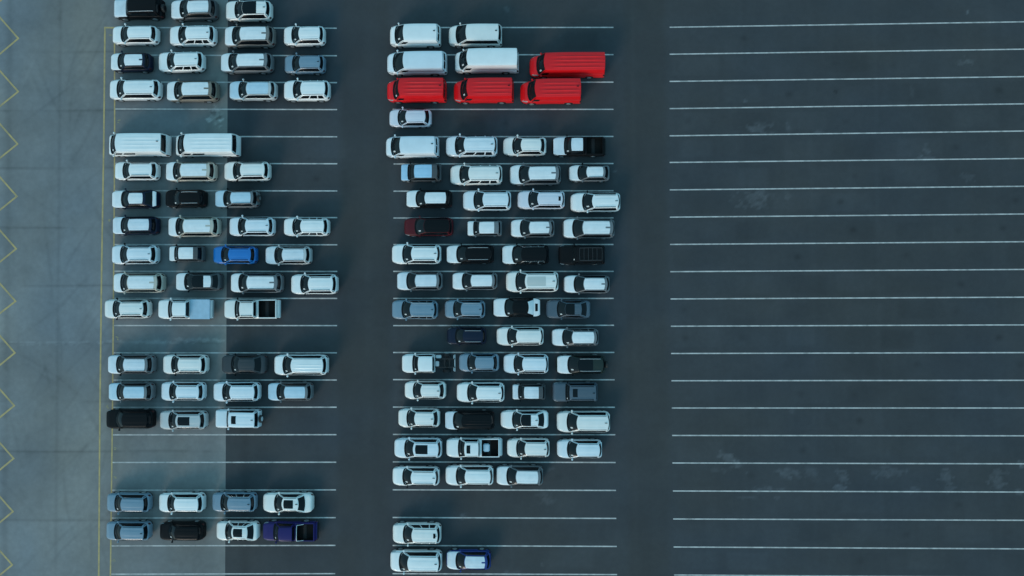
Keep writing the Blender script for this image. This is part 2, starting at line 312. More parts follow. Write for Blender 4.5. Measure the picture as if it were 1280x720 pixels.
# pavement marks, joints and stains (metres)
WHITE_LINES = [((-42.761, 28.494), (-18.884, 28.207)), ((-13.322, 28.226), (9.258, 28.049)), ((14.928, 28.015), (61.484, 28.346)), ((-41.711, 25.634), (-18.861, 25.378)), ((-13.268, 25.416), (9.242, 25.27)), ((14.907, 25.265), (61.418, 25.568)), ((-41.696, 22.855), (-18.839, 22.619)), ((-13.214, 22.603), (9.226, 22.464)), ((14.886, 22.495), (61.353, 22.792)), ((-41.681, 20.072), (-18.819, 19.858)), ((-13.16, 19.837), (9.21, 19.695)), ((14.864, 19.73), (61.289, 20.055)), ((-41.666, 17.27), (-18.8, 17.077)), ((-13.106, 17.043), (9.194, 16.94)), ((14.843, 16.97), (61.224, 17.324)), ((-41.651, 14.498), (-18.784, 14.327)), ((-13.052, 14.271), (9.178, 14.199)), ((14.822, 14.274), (61.159, 14.543)), ((-41.636, 11.707), (-18.769, 11.557)), ((-13.054, 11.505), (9.162, 11.446)), ((14.811, 11.501), (61.093, 11.754)), ((-41.621, 8.978), (-18.758, 8.849)), ((-13.056, 8.784), (9.146, 8.706)), ((14.806, 8.75), (61.027, 8.971)), ((-41.606, 6.197), (-18.748, 6.089)), ((-13.058, 6.093), (9.131, 6.02)), ((14.805, 6.005), (60.962, 6.194)), ((-41.592, 3.479), (-18.742, 3.391)), ((-13.06, 3.382), (9.13, 3.315)), ((14.807, 3.265), (60.897, 3.422)), ((-41.577, 0.733), (-18.738, 0.666)), ((-13.062, 0.652), (9.135, 0.599)), ((14.811, 0.53), (60.831, 0.655)), ((-41.562, -2.032), (-18.737, -2.078)), ((-13.063, -2.089), (9.144, -2.096)), ((14.817, -2.2), (60.766, -2.106)), ((-41.547, -4.792), (-18.739, -4.817)), ((-13.065, -4.792), (9.155, -4.81)), ((14.826, -4.925), (60.701, -4.863)), ((-41.532, -7.547), (-18.744, -7.551)), ((-13.067, -7.514), (9.168, -7.543)), ((14.836, -7.645), (60.637, -7.614)), ((-41.517, -10.296), (-18.751, -10.28)), ((-13.069, -10.264), (9.183, -10.287)), ((14.847, -10.358), (60.572, -10.356)), ((-41.501, -13.065), (-18.76, -13.028)), ((-13.071, -13.0), (9.199, -13.018)), ((14.86, -13.085), (60.507, -13.098)), ((-41.486, -15.836), (-18.772, -15.778)), ((-13.073, -15.739), (9.217, -15.775)), ((14.874, -15.814), (60.442, -15.864)), ((-41.471, -18.618), (-18.785, -18.54)), ((-13.075, -18.521), (9.236, -18.542)), ((14.889, -18.586), (60.377, -18.64)), ((-41.455, -21.402), (-18.8, -21.304)), ((-13.076, -21.273), (9.256, -21.313)), ((14.905, -21.353), (60.312, -21.41)), ((-41.44, -24.182), (-18.817, -24.062)), ((-13.078, -24.052), (9.277, -24.078)), ((14.923, -24.114), (60.245, -24.218)), ((-41.424, -27.003), (-18.834, -26.863)), ((-13.08, -26.842), (9.299, -26.853)), ((14.941, -26.87), (60.18, -26.999))]
YELLOW_LINES = [((-42.744, 28.469), (-42.716, 16.483)), ((-42.716, 16.483), (-42.783, 4.22)), ((-42.783, 4.22), (-42.785, -11.168)), ((-42.785, -11.168), (-42.69, -30.375)), ((-41.748, 28.179), (-41.596, 16.477)), ((-41.596, 16.477), (-41.544, 4.216)), ((-41.544, 4.216), (-41.503, -11.167)), ((-41.503, -11.167), (-41.522, -30.37)), ((-42.761, 28.469), (-41.726, 28.444))]
ZIGZAG = [(-54.624, 36.108), (-51.783, 32.915), (-54.536, 30.613), (-51.701, 27.435), (-54.463, 25.096), (-51.634, 21.934), (-54.445, 19.683), (-51.62, 16.536), (-54.426, 14.299), (-51.607, 11.166), (-54.408, 8.917), (-51.594, 5.799), (-54.389, 3.563), (-51.581, 0.46), (-54.371, -1.689), (-51.568, -4.779), (-54.353, -7.045), (-51.555, -10.12), (-54.335, -12.381), (-51.541, -15.442), (-54.317, -17.73), (-51.528, -20.776), (-54.298, -23.075), (-51.515, -26.107), (-54.28, -28.353), (-51.502, -31.37)]
EDGE = [(-30.311, 64.676), (-30.059, 29.566), (-29.996, 4.18), (-29.917, -27.143), (-29.826, -58.578)]
STAINS = [(23.513, 17.631, 1.37, 0.4, 0.55, 0), (24.318, 18.031, 0.81, 0.32, 0.3, 0), (26.717, 17.854, 0.32, 0.48, 0.3, 0), (29.744, 17.107, 0.48, 0.24, 0.4, 0), (40.218, 14.625, 1.05, 0.28, 0.4, 0), (40.624, 15.187, 0.28, 0.65, 0.35, 0.3), (23.278, 10.523, 1.69, 0.81, 0.38, 0), (26.633, 10.749, 0.48, 0.4, 0.2, 0), (44.356, 24.287, 0.73, 0.32, 0.4, 0), (44.762, 29.231, 0.16, 0.2, 0.6, 0), (31.556, 21.304, 0.16, 0.2, -0.6, 0), (22.502, 20.475, 0.2, 0.16, 0.5, 0), (44.544, 12.592, 0.65, 0.4, 0.25, 0), (39.133, 21.25, 0.2, 0.65, 0.2, 0), (20.548, -15.356, 1.37, 0.48, 0.5, -0.6), (21.572, -15.909, 0.56, 0.36, 0.5, 0), (19.426, -16.546, 1.05, 0.24, 0.2, 0), (26.311, -16.694, 0.97, 0.56, 0.4, -0.4), (28.6, -16.848, 0.65, 0.56, 0.2, -0.6), (31.671, -17.238, 0.56, 0.73, 0.4, 0.4), (36.167, -16.679, 1.37, 0.52, 0.28, 0), (41.895, -17.143, 0.65, 0.56, 0.35, -0.5), (46.905, -17.45, 0.81, 1.05, 0.4, 0), (42.266, -18.401, 0.81, 0.32, 0.35, 0), (23.92, -18.436, 1.77, 0.32, 0.4, 0), (31.419, -18.343, 0.73, 0.4, 0.45, 0), (49.282, -15.952, 0.32, 0.32, 0.9, 0), (38.499, -18.408, 0.65, 0.32, 0.3, 0), (22.33, -19.228, 0.89, 0.16, 0.25, 0), (49.073, -18.624, 0.48, 0.24, 0.4, 0), (25.096, -19.302, 0.24, 0.16, 0.5, 0), (26.778, -10.675, 0.24, 0.48, 0.3, 0), (2.227, -19.19, 0.81, 0.73, 0.25, 0), (-3.107, -6.84, 1.77, 0.65, 0.22, 0), (2.91, -7.164, 2.02, 0.48, 0.12, 0), (-1.585, 29.972, 0.2, 0.36, 0.35, 0), (-5.93, -21.113, 0.4, 0.24, 0.5, 0), (-8.751, 25.929, 0.16, 0.16, 0.2, 0), (-1.145, -26.955, 1.61, 0.32, 0.35, 0), (2.556, -16.411, 0.4, 0.24, 0.35, 0), (9.27, 13.339, 0.12, 0.12, 0.6, 0), (3.846, 27.219, 0.12, 0.12, 0.2, 0), (1.886, -25.918, 0.16, 0.16, 0.35, 0), (14.685, 17.361, 0.02, 0.02, 0, 0), (-31.375, 19.203, 0.73, 0.81, 0.35, 0), (-31.542, 19.533, 0.28, 0.24, -0.5, 0), (-30.964, 19.037, 0.36, 0.28, -0.45, 0), (-31.865, 18.878, 0.32, 0.24, 0.5, 0), (-30.88, 18.79, 0.4, 0.2, 0.4, 0), (-38.368, -3.743, 5.24, 0.16, 0.22, 0), (-33.066, -3.508, 3.63, 0.2, 0.25, 0), (-48.194, -3.81, 5.65, 0.16, 0.2, 0)]
SEAM_V = [(-47.738, 56.498), (-47.353, 28.061), (-47.237, 4.234), (-47.116, -25.612), (-46.965, -57.202)]
SEAM_H = [32.039, 25.989, 19.963, 14.044, 7.986, 2.034, -3.813, -9.716, -14.712, -21.612, -27.524]
YELLOW_MARKS = [(-42.214, 27.687), (-41.202, 18.774), (-42.07, 8.539), (-41.486, 7.72), (-42.013, -10.2), (-41.146, -14.546), (-41.195, -17.355), (-41.221, -25.592), (-41.112, -3.334), (-41.395, 10.496)]

# ---------------------------------------------------------------- helpers
R = math.radians
scene = bpy.context.scene
col = scene.collection
rng = random.Random(11)

def new_mat(name, base, rough=.5, metal=0.0, coat=0.0, spec=.5, noise=None):
    m = bpy.data.materials.new(name); m.use_nodes = True
    nt = m.node_tree; b = nt.nodes['Principled BSDF']
    b.inputs['Base Color'].default_value = (*base, 1)
    b.inputs['Roughness'].default_value = rough
    b.inputs['Metallic'].default_value = metal
    b.inputs['Specular IOR Level'].default_value = spec
    b.inputs['Coat Weight'].default_value = coat
    b.inputs['Coat Roughness'].default_value = .06
    if noise:                                    # light dust and dirt: patchy value and roughness
        amp, scale = noise
        tc = nt.nodes.new('ShaderNodeNewGeometry')
        n = nt.nodes.new('ShaderNodeTexNoise'); n.inputs['Scale'].default_value = scale; n.inputs['Detail'].default_value = 4
        nt.links.new(tc.outputs['Position'], n.inputs['Vector'])
        mr = nt.nodes.new('ShaderNodeMapRange'); mr.inputs['From Min'].default_value = .3; mr.inputs['From Max'].default_value = .7
        mr.inputs['To Min'].default_value = 1-amp; mr.inputs['To Max'].default_value = 1+amp*.4
        nt.links.new(n.outputs['Fac'], mr.inputs['Value'])
        hs = nt.nodes.new('ShaderNodeMix'); hs.data_type = 'RGBA'; hs.blend_type = 'MULTIPLY'; hs.inputs['Factor'].default_value = 1
        hs.inputs[6].default_value = (*base, 1)
        nt.links.new(mr.outputs['Result'], hs.inputs[7])
        nt.links.new(hs.outputs[2], b.inputs['Base Color'])
    return m

PAINT = {
 'cool_white': (.70,.745,.78), 'pearl_white': (.79,.765,.73),
 'white': (.80,.80,.79), 'silver': (.50,.51,.51), 'darkgrey': (.075,.08,.085), 'grey': (.15,.16,.17), 'charcoal': (.045,.052,.058),
 'black': (.009,.009,.010), 'taupe': (.17,.16,.15), 'bronze': (.20,.165,.13), 'beige': (.50,.45,.38), 'navy': (.007,.012,.030),
 'steel': (.165,.245,.315), 'blue': (.006,.15,.47), 'red': (.72,.008,.012), 'lavender': (.65,.65,.71), 'maroon': (.085,.008,.012),
 'slate': (.072,.10,.13), 'indigo': (.020,.015,.105), 'darkgreen': (.022,.032,.028), 'royal': (.010,.035,.19),
}
MAT = {k: new_mat(k+'_paint', v, .34, 0, .5 if max(v) > .3 else 0, .5 if max(v) > .12 else (.22 if max(v) > .02 else .08), noise=(.05, 1.3)) for k, v in PAINT.items()}
MAT['red'].node_tree.nodes['Principled BSDF'].inputs['Coat Weight'].default_value = .1
MAT['red'].node_tree.nodes['Principled BSDF'].inputs['Specular IOR Level'].default_value = .3
MAT['film'] = new_mat('white_film', (.74,.76,.77), .42, noise=(.07, 2.2))
MAT['filmblue'] = new_mat('pale_blue_film', (.48,.62,.71), .42, noise=(.07, 2.2))
MAT['thin_film'] = new_mat('thin_white_film', (.66,.71,.75), .36, noise=(.10, 1.6))
MAT['filmdeep'] = new_mat('light_blue_film', (.35,.56,.73), .42, noise=(.07, 2.2))
MAT['glass'] = new_mat('dark_glass', (.004,.006,.008), .05, spec=.2)
MAT['screen'] = new_mat('windscreen_glass', (.009,.013,.015), .05, spec=.22)
MAT['trim'] = new_mat('black_plastic', (.014,.014,.015), .55, spec=.2)
MAT['gloss'] = new_mat('gloss_black', (.005,.005,.006), .2, spec=.15)
MAT['chrome'] = new_mat('bright_trim', (.70,.70,.70), .25, .8)
MAT['rail'] = new_mat('satin_rail', (.55,.55,.56), .35, .6)
MAT['dark_metal'] = new_mat('dark_metal', (.07,.075,.08), .45, .3)
MAT['tyre'] = new_mat('tyre_rubber', (.018,.018,.018), .8)
MAT['alloy'] = new_mat('alloy', (.45,.46,.47), .35, .7)
MAT['lamp'] = new_mat('lamp_lens', (.30,.33,.35), .12, spec=.7)
MAT['redlamp'] = new_mat('tail_lamp_lens', (.28,.012,.012), .15)
MAT['darklamp'] = new_mat('dark_tail_lamp_lens', (.06,.012,.012), .2)
MAT['paper'] = new_mat('paper', (.55,.56,.55), .7)
MAT['cover'] = new_mat('blue_tarpaulin', (.36,.50,.61), .5, noise=(.10, 2.5))
MAT['liner'] = new_mat('bed_liner', (.006,.006,.006), .7, spec=.1)
MAT['panel'] = new_mat('grey_panel', (.50,.52,.50), .4)
MAT['steel_frame'] = new_mat('black_frame', (.012,.012,.012), .6)

def mesh_from(name, V, F, mats=1, fm=None, sharp=40):
    me = bpy.data.meshes.new(name)
    me.from_pydata([tuple(map(float, v)) for v in V], [], F)
    bm = bmesh.new(); bm.from_mesh(me)
    bmesh.ops.recalc_face_normals(bm, faces=bm.faces)
    bm.to_mesh(me); bm.free()
    if fm:
        for p, i in zip(me.polygons, fm): p.material_index = i
    me.polygons.foreach_set('use_smooth', [True]*len(me.polygons))
    me.set_sharp_from_angle(angle=R(sharp))
    for _ in range(mats): me.materials.append(None)
    return me

def box(x0, x1, y0, y1, z0, z1, ch=.015):
    """bevelled box as a list of verts and faces"""
    bm = bmesh.new()
    bmesh.ops.create_cube(bm, size=1)
    for v in bm.verts: v.co = ((x0+x1)/2+v.co.x*(x1-x0), (y0+y1)/2+v.co.y*(y1-y0), (z0+z1)/2+v.co.z*(z1-z0))
    if ch: bmesh.ops.bevel(bm, geom=bm.edges[:], offset=ch, segments=2, affect='EDGES')
    bm.verts.index_update()
    V = [tuple(v.co) for v in bm.verts]; F = [tuple(v.index for v in f.verts) for f in bm.faces]
    bm.free(); return V, F

def join(*parts):
    V, F = [], []
    for v, f in parts:
        b = len(V); V += list(v); F += [tuple(i+b for i in q) for q in f]
    return V, F

def tube(path, r, n=6):
    V, F = [], []
    path = [np.array(p, float) for p in path]
    for i, p in enumerate(path):
        t = path[min(i+1, len(path)-1)]-path[max(i-1, 0)]; t /= np.linalg.norm(t)
        a = np.cross(t, (0, 0, 1.0) if abs(t[2]) < .9 else (1.0, 0, 0)); a /= np.linalg.norm(a); c = np.cross(t, a)
        for k in range(n): V.append(tuple(p + r*(math.cos(2*math.pi*k/n)*a + math.sin(2*math.pi*k/n)*c)))
        if i:
            for k in range(n):
                F.append(((i-1)*n+k, (i-1)*n+(k+1) % n, i*n+(k+1) % n, i*n+k))
    F.append(tuple(range(n))); F.append(tuple(range(len(V)-n, len(V))))
    return V, F

def lathe_y(profile, n=24):
    """profile [(r, y)] turned about the Y axis"""
    V, F = [], []
    for r, y in profile:
        for k in range(n): V.append((r*math.cos(2*math.pi*k/n), y, r*math.sin(2*math.pi*k/n)))
    for i in range(len(profile)-1):
        for k in range(n): F.append((i*n+k, i*n+(k+1) % n, (i+1)*n+(k+1) % n, (i+1)*n+k))
    F.append(tuple(range(n))); F.append(tuple(range(len(V)-n, len(V))))
    return V, F

CACHE = {}
def cached(key, fn):
    if key not in CACHE: CACHE[key] = fn()
    return CACHE[key]

def part(name, key, fn, mats, parent, loc=(0,0,0), rot=None, label=None):
    """link one part; its mesh is shared by every vehicle of the same kind, the material sits on the object"""
    def make():
        r = fn()
        return mesh_from(name, r[0], r[1], len(mats), r[2] if len(r) > 2 else None)
    o = bpy.data.objects.new(name, cached(key, make))
    col.objects.link(o); o.parent = parent; o.location = loc
    if rot: o.rotation_euler = rot
    for i, m in enumerate(mats):
        o.material_slots[i].link = 'OBJECT'; o.material_slots[i].material = m
    if label: o['label'] = label
    return o

# ---------------------------------------------------------------- vehicles
NAMES = {'suv':'suv','compact_suv':'compact_suv','coupe_suv':'coupe_suv','people_carrier':'people_carrier','hatchback':'hatchback','sedan':'sedan',
 'fastback':'sedan','off_roader':'off_road_car','small_off_roader':'small_off_road_car','pickup':'pickup_truck','chassis_cab':'cab_chassis_truck',
 'van':'panel_van','minivan':'passenger_van','high_van':'panel_van','long_van':'panel_van','tall_van':'panel_van','minibus':'minibus'}
def category(kind):
    return {'pickup':'pickup truck','chassis_cab':'truck','minibus':'minibus'}.get(kind, 'van' if 'van' in kind else 'car')
GROUPS = {'car':'cars parked in the marked rows','van':'vans parked in the marked rows','pickup truck':'pickup trucks parked in the marked rows',
          'minibus':'pair of white minibuses'}

def vehicle(kind, colour, flags, label, x, y, sx, sy):
    S = SHAPES[kind]; fl = flags.split(); L = S.L; h = L/2
    cat = category(kind)
    root = bpy.data.objects.new(NAMES[kind], None); col.objects.link(root)
    root.empty_display_size = .5
    root.location = (x, y, 0.008); root.scale = (sx, sy, 1); root.rotation_euler = (0, 0, R(rng.uniform(-.35, .35)))
    root['label'] = label; root['category'] = cat
    if cat in GROUPS: root['group'] = GROUPS[cat]
    P = MAT[rng.choice(('white', 'white', 'cool_white', 'pearl_white'))] if colour == 'white' else MAT[colour]; k = kind
    film = MAT['filmdeep'] if ('filmblue' in fl and kind == 'small_off_roader') else MAT['filmblue'] if 'filmblue' in fl else MAT[rng.choice(('film', 'film', 'thin_film'))]
    filmed = 'film' in fl or 'filmblue' in fl
    white = colour in ('white', 'lavender')

    def body():
        v, f = S.lower(); n = 18
        fm = []
        for q in f[:-2]:
            fm.append(1 if 6 <= (q[0] % n) <= 11 else 0)
        fm += [0, 0]
        v2, f2 = S.cabin(); b = len(v)
        return v+v2, f+[tuple(i+b for i in q) for q in f2], fm+[0]*len(f2)
    body_o = part('body', (k,'body'), body, [P, MAT['trim']], root)

    ribbed = S.ribs or 'ribs' in fl
    def roof():
        if 'ribs' in fl and not S.ribs:
            S.ribs = 5; r = S.patch(S.roof, 0, 1, -1, 1, 14, 60); S.ribs = 0; return r
        return S.patch(S.roof, 0, 1, -1, 1, 14, 60 if S.ribs else 16)
    roof_mat = MAT['gloss'] if ('blackroof' in fl or 'film2' in fl and colour == 'black') else P
    part('roof', (k,'roof','ribs' in fl), roof, [roof_mat], root, label='black roof' if 'blackroof' in fl else None)
    up = np.array((0, 0, .03))
    def on_roof(off):
        return lambda u, v: S.roof(u, v) + np.array((0, 0, off))
    # bonnet
    nose = .022 if (filmed or 'film2' in fl or 'bonnetfilm' in fl) else .05
    qb = 3.15 if nose < .03 else 2.6
    def bonnet():
        def fn(d, q):
            e = S.xc + .05 + S.bow_b*(q/2.9)**2
            dd = nose*L + d*(max(e, nose*L+.08) - nose*L)
            if k not in ('minibus',): dd -= .07*d
            return S.surf(dd, q) + np.array((0, .0, .012))
        return S.patch(fn, 0, 1, -qb, qb, 14, 18, skirt=(0, 0, .02))
    covered = filmed or 'film2' in fl or 'bonnetfilm' in fl
    part('bonnet', (k,'bonnet',nose), bonnet, [film if covered else P], root, label='pale covered bonnet' if covered and colour not in ('silver','beige') else None)
    for s in (1, -1):                             # shut line between bonnet and wing
        if not covered:
            part('bonnet_seam', (k,'seam',s), lambda: S.patch(lambda d, q: S.surf(nose*L+d*(S.xc+S.bow_b*.8-nose*L), s*q)+np.array((0, 0, .012)), .05, .95, 2.62, 2.74, 10, 1, (0, 0, .01)), [MAT['trim']], root)
    # black cowl below the windscreen
    def cowl():
        def fn(t, q):
            e = S.xc + .06 + S.bow_b*(q/2.9)**2
            return S.surf(max(e-.16+.16*t, .02*L), q) + np.array((0, 0, .020))
        return S.patch(fn, 0, 1, -2.75, 2.75, 2, 16, skirt=(0, 0, .02))
    part('cowl', (k,'cowl'), cowl, [MAT['gloss']], root)
    # glass
    scr = part('windscreen', (k,'ws'), lambda: S.patch(lambda u, t: S.cab('front', u, t, .012), .035, .965, .0, .97, 14, 6, (-.012, 0, .016)), [MAT['screen']], root)
    if rng.random() < .8:
        a = rng.choice((.10, .13, .16)); b = rng.choice((.16, .22, .30))
        part('paper_sheet', (k,'paper',a,b), lambda: S.patch(lambda u, t: S.cab('front', u+.01*math.sin(9*t), t, .018), a, a+.075, b, b+.26, 3, 3, (-.004, 0, .005)), [MAT['paper']], scr)
    if kind not in ('van', 'high_van', 'long_van', 'tall_van'):
        part('rear_window', (k,'rw'), lambda: S.patch(lambda u, t: S.cab('rear', u, t, .012), .07, .93, .10, .90, 10, 5, (.012, 0, .016)), [film if kind == 'sedan' and 'slat' in fl else MAT['glass']], root)
    else:
        for a, b in ((.10, .47), (.53, .90)):
            part('rear_window', (k,'rw',a), lambda: S.patch(lambda u, t: S.cab('rear', u, t, .012), a, b, .15, .62, 5, 4, (.012, 0, .016)), [MAT['glass']], root)
    chrome = 'chrome' in fl
    p0, p1 = S.panes[0][0], S.panes[-1][1]
    for sg in ('side+', 'side-'):
        n = 1 if sg == 'side+' else -1
        if not chrome and len(S.panes) > 1 and kind != 'minibus':
            part('window_surround', (k,'wt',sg), lambda: S.patch(lambda u, t: S.cab(sg, u, t, .008), p0-.025, p1+.015, S.pt[0]-.03, S.pt[1]+.03, 14, 5, (0, n*.012, .004)), [MAT['gloss']], root)
        elif chrome:
            part('window_surround', (k,'wt',sg), lambda: S.patch(lambda u, t: S.cab(sg, u, t, .008), p0-.025, p1+.015, S.pt[0]-.03, S.pt[1]+.03, 14, 5, (0, n*.012, .004)), [P if white else MAT['chrome']], root, label='bright window surround')
        for a, b in S.panes:
            part('side_window', (k,'sw',sg,a), lambda: S.patch(lambda u, t: S.cab(sg, u, t, .018), a, b, S.pt[0], S.pt[1], 6, 5, (0, n*.012, .004)), [MAT['glass']], root)
    # roof fittings
    if filmed:
        e = .78 if kind == 'small_off_roader' else .90
        def roof_film():
            v, f = S.patch(on_roof(.008), .60 if 'pano' in fl else .015, .95 if 'pano' in fl else e, -.93, .93, 12, 16, up*.6)
            if 'notch' in fl:                     # a slot cut from the rear edge round the aerial
                drop = []
                for a in f:
                    if len(a) == 4 and max(a) < 13*17:
                        i, j = min(a)//17, min(a) % 17
                        if i >= 10 and j in (7, 8): drop.append(a)
                f = [a for a in f if a not in drop]
            return v, f
        part('roof_film', (k,'rf',e,'pano' in fl), roof_film, [film], root, label='pale covering over the roof')
    if 'sunroof' in fl:
        a, b, c = .08, .58, .64
        if kind == 'pickup': a, b, c = .14, .42, .55
        if kind in ('fastback', 'sedan'): a, b = .10, .72
        part('sunroof', (k,'sr'), lambda: S.patch(on_roof(.010), a, b, -c, c, 6, 8, up*.5), [MAT['glass']], root)
    if 'pano' in fl:
        b = .60 if kind != 'sedan' else .7
        part('sunroof', (k,'pano'), lambda: S.patch(on_roof(.012), .0, b, -.90, .90, 8, 10, up*.5), [MAT['glass']], root)
    if 'hatch' in fl:
        part('roof_hatch', (k,'hatch'), lambda: S.patch(on_roof(.012), .12, .30, -.55, .55, 5, 6, up*.5), [MAT['glass']], root)
    if 'panelgrey' in fl:
        part('roof_panel', (k,'pg'), lambda: S.patch(on_roof(.010), .06, .66, -.62, .62, 6, 8, up*.5), [MAT['panel']], root)
    if 'deckfilm' in fl:
        part('boot_film', (k,'df'), lambda: S.patch(lambda d, q: S.surf(d*L, q)+np.array((0, 0, .012)), .905, .975, -2.6, 2.6, 6, 10, up*.6), [film], root, label='pale covered boot edge')
    if 'slat' in fl:
        if kind == 'sedan':
            part('boot_film', (k,'bf'), lambda: S.patch(lambda d, q: S.surf(d*L, q)+np.array((0, 0, .012)), .85, .985, -3.1, 3.1, 6, 12, up*.6), [film], root, label='pale covered boot')
            part('boot_slot', (k,'slot'), lambda: S.patch(lambda d, q: S.surf(d*L, q)+np.array((0, 0, .022)), .885, .94, -.9, .9, 3, 4, up*.5), [MAT['gloss']], root)
        else:
            part('roof_slot', (k,'slot'), lambda: S.patch(on_roof(.012), .84, .93, -.34, .34, 3, 4, up*.5), [MAT['gloss']], root)
    rail = 'silver' if 'railsilver' in fl else 'black' if 'railblack' in fl else 'dark' if 'rails' in fl else None
    if rail:
        for s in (1, -1):
            part('roof_rail', (k,'rail',s), lambda: tube([S.roof(u, s*.90) + np.array((0, 0, z)) for u, z in ((.05,.0),(.09,.05),(.3,.06),(.5,.06),(.7,.06),(.88,.05),(.93,.0))], .024),
                 [MAT['rail'] if rail == 'silver' else MAT['gloss']], root)
    if 'rack' in fl:
        def rack():
            p = []
            for s in (1, -1): p.append(tube([S.roof(u, s*.82)+np.array((0, 0, .09)) for u in (.12, .4, .7, .95)], .02))
            for u in (.12, .28, .44, .60, .76, .95): p.append(tube([S.roof(u, v)+np.array((0, 0, .09-.035*(1-v*v))) for v in (-.82, 0, .82)], .014))
            for u in (.2, .55, .9):
                for s in (1, -1): p.append(tube([S.roof(u, s*.82)+np.array((0, 0, z)) for z in (0, .09)], .015))
            return join(*p)
        part('roof_rack', (k,'rack'), rack, [MAT['dark_metal']], root)
    if not rail and not S.ribs and S.kind in ('car', 'pickup') and kind not in ('off_roader', 'small_off_roader'):
        for s in (1, -1):
            part('roof_moulding', (k,'ditch',s), lambda: S.patch(lambda u, v: S.roof(u, v)+np.array((0, 0, .012)), .04, .97, s*.885, s*.935, 12, 1, (0, 0, .012)), [MAT['gloss']], root)
    if S.kind == 'car' and 'noantenna' not in fl and not covered and rng.random() < .6:
        def fin():
            p = S.roof(.90, 0)
            v, f = box(p[0]-.10, p[0]+.09, -.025, .025, p[2]-.02, p[2]+.06, .008)
            v = [(a+(.09 if c > p[2]+.02 else 0)*.8, b, c) for a, b, c in v]
            return v, f
        part('antenna', (k,'fin'), fin, [MAT['gloss']], root)
    elif S.kind == 'van' and rng.random() < .6:
        def van_fin():
            p = S.roof(.93, .1)
            return box(p[0]-.10, p[0]+.10, p[1]-.04, p[1]+.04, p[2]-.03, p[2]+.07, .02)
        part('antenna', (k,'fin'), van_fin, [MAT['gloss']], root)
    # mirrors, lamps, grille
    for s in (1, -1):
        def mirror():
            d = S.xc+S.bow_b+.06; w = S.half(d); z = prof(S.top, d)+.09
            y0, y1 = s*(w-.02), s*(w+.16)
            v, f = box(d-h-.085, d-h+.085, min(y0, y1), max(y0, y1), z-.07, z+.10, .045)
            v2, f2 = box(d-h-.03, d-h+.05, min(s*(w-.14), s*(w+.0)), max(s*(w-.14), s*w), z-.09, z-.03, .01)
            return join((v, f), (v2, f2))
        part('mirror', (k,'mir',s), mirror, [MAT['gloss'] if (colour in ('black','darkgrey','charcoal','darkgreen') or 'railblack' in fl and rng.random() < .5) else P], root)
        part('headlight', (k,'hl',s), lambda: S.patch(lambda d, q: S.surf(d, s*q)+np.array((-.004, s*.006, .006)), .03*L, .115*L, 3.25, 4.35, 6, 4, (0, s*.012, .01)), [MAT['lamp']], root)
        part('tail_light', (k,'tl',s), lambda: S.patch(lambda d, q: S.surf(d, s*q)+np.array((.004, s*.006, .006)), .968*L, .996*L, 3.3, 4.9, 4, 5, (0, s*.012, .01)), [MAT['redlamp' if 'redtail' in fl else 'darklamp']], root)
    def grille():
        w = S.half(0)*.72; z = prof(S.top, 0)
        return join(box(-h-.012, -h+.03, -w, w, z-.16, z-.04, .01), box(-h-.010, -h+.03, -w*.9, w*.9, S.zb+.10, S.zb+.18, .01))
    part('grille', (k,'grille'), grille, [MAT['gloss']], root)
    # wheels
    w = S.wheel
    axles = list(S.ax)
    if kind == 'chassis_cab': axles = [S.ax[0], L+1.15]
    for a in axles:
        for s in (1, -1):
            yy = s*(S.half(min(a, L*.8))-.115)
            o = part('wheel', ('tyre', w), lambda: lathe_y([(w*.66, -.10), (w*.94, -.11), (w, -.075), (w, .075), (w*.94, .11), (w*.66, .10)]), [MAT['tyre']], root, (a-h, yy, w))
            part('rim', ('rim', w, s), lambda: lathe_y([(w*.64, s*.085), (w*.60, s*.115), (w*.52, s*.105), (w*.2, s*.10), (w*.12, s*.118)], 20), [MAT['alloy']], o)
    if 'spare' in fl:
        o = part('spare_wheel', ('spare', w), lambda: lathe_y([(w*.5, -.10), (w*.94, -.11), (w, -.06), (w, .06), (w*.94, .11), (w*.5, .11)]), [MAT['tyre']], root, (h+.11, 0, .98), (0, 0, R(90)))
        part('cover_disc', ('sparedisc', w), lambda: lathe_y([(w*.62, -.10), (w*.60, -.135), (w*.2, -.14)]), [P], o)
    # pickup bed and the like
    if kind == 'pickup':
        b0, b1, zf = S.bed
        if 'cover' in fl:
            def cover():
                v, f = box(L*.625-h, h-.02, -S.W/2*1.0, S.W/2*1.0, 1.19, 1.30, .04)
                return v, f
            part('bed_cover', (k,'cover'), cover, [MAT['cover']], root, label='flat light blue cover over the bed')
        else:
            def liner():
                w = S.half(3.9)*.83; t = .015
                return join(box(b0-h+.02, b1-h-.02, -w, w, zf+.003, zf+.02, 0),
                            box(b0-h+.015, b1-h-.015, w-t, w+.01, zf, 1.175, 0), box(b0-h+.015, b1-h-.015, -w-.01, -w+t, zf, 1.175, 0),
                            box(b0-h+.013, b0-h+.013+t, -w, w, zf, 1.16, 0), box(b1-h-.013-t, b1-h-.013, -w, w, zf, 1.16, 0),
                            *[box(b0-h+.05, b1-h-.05, q*.22*w-.03, q*.22*w+.03, zf+.02, zf+.035, 0) for q in (-3,-2,-1,0,1,2,3)])
            part('bed_liner', (k,'liner'), liner, [MAT['liner']], root)
            if colour == 'black' or colour == 'indigo':
                pass
            if 'sunroof' in fl:
                def pile():
                    v, f = box(b0-h+.12, b0-h+.75, -.42, .40, zf+.02, zf+.22, .09)
                    return v, f
                part('bed_box', (k,'pile'), pile, [MAT['filmblue']], root)
        def bumper():
            return join(box(h-.06, h+.08, -S.W/2*.86, S.W/2*.86, .52, .70, .03))
        part('rear_bumper', (k,'bump'), bumper, [MAT['trim'] if colour != 'white' else MAT['alloy']], root)
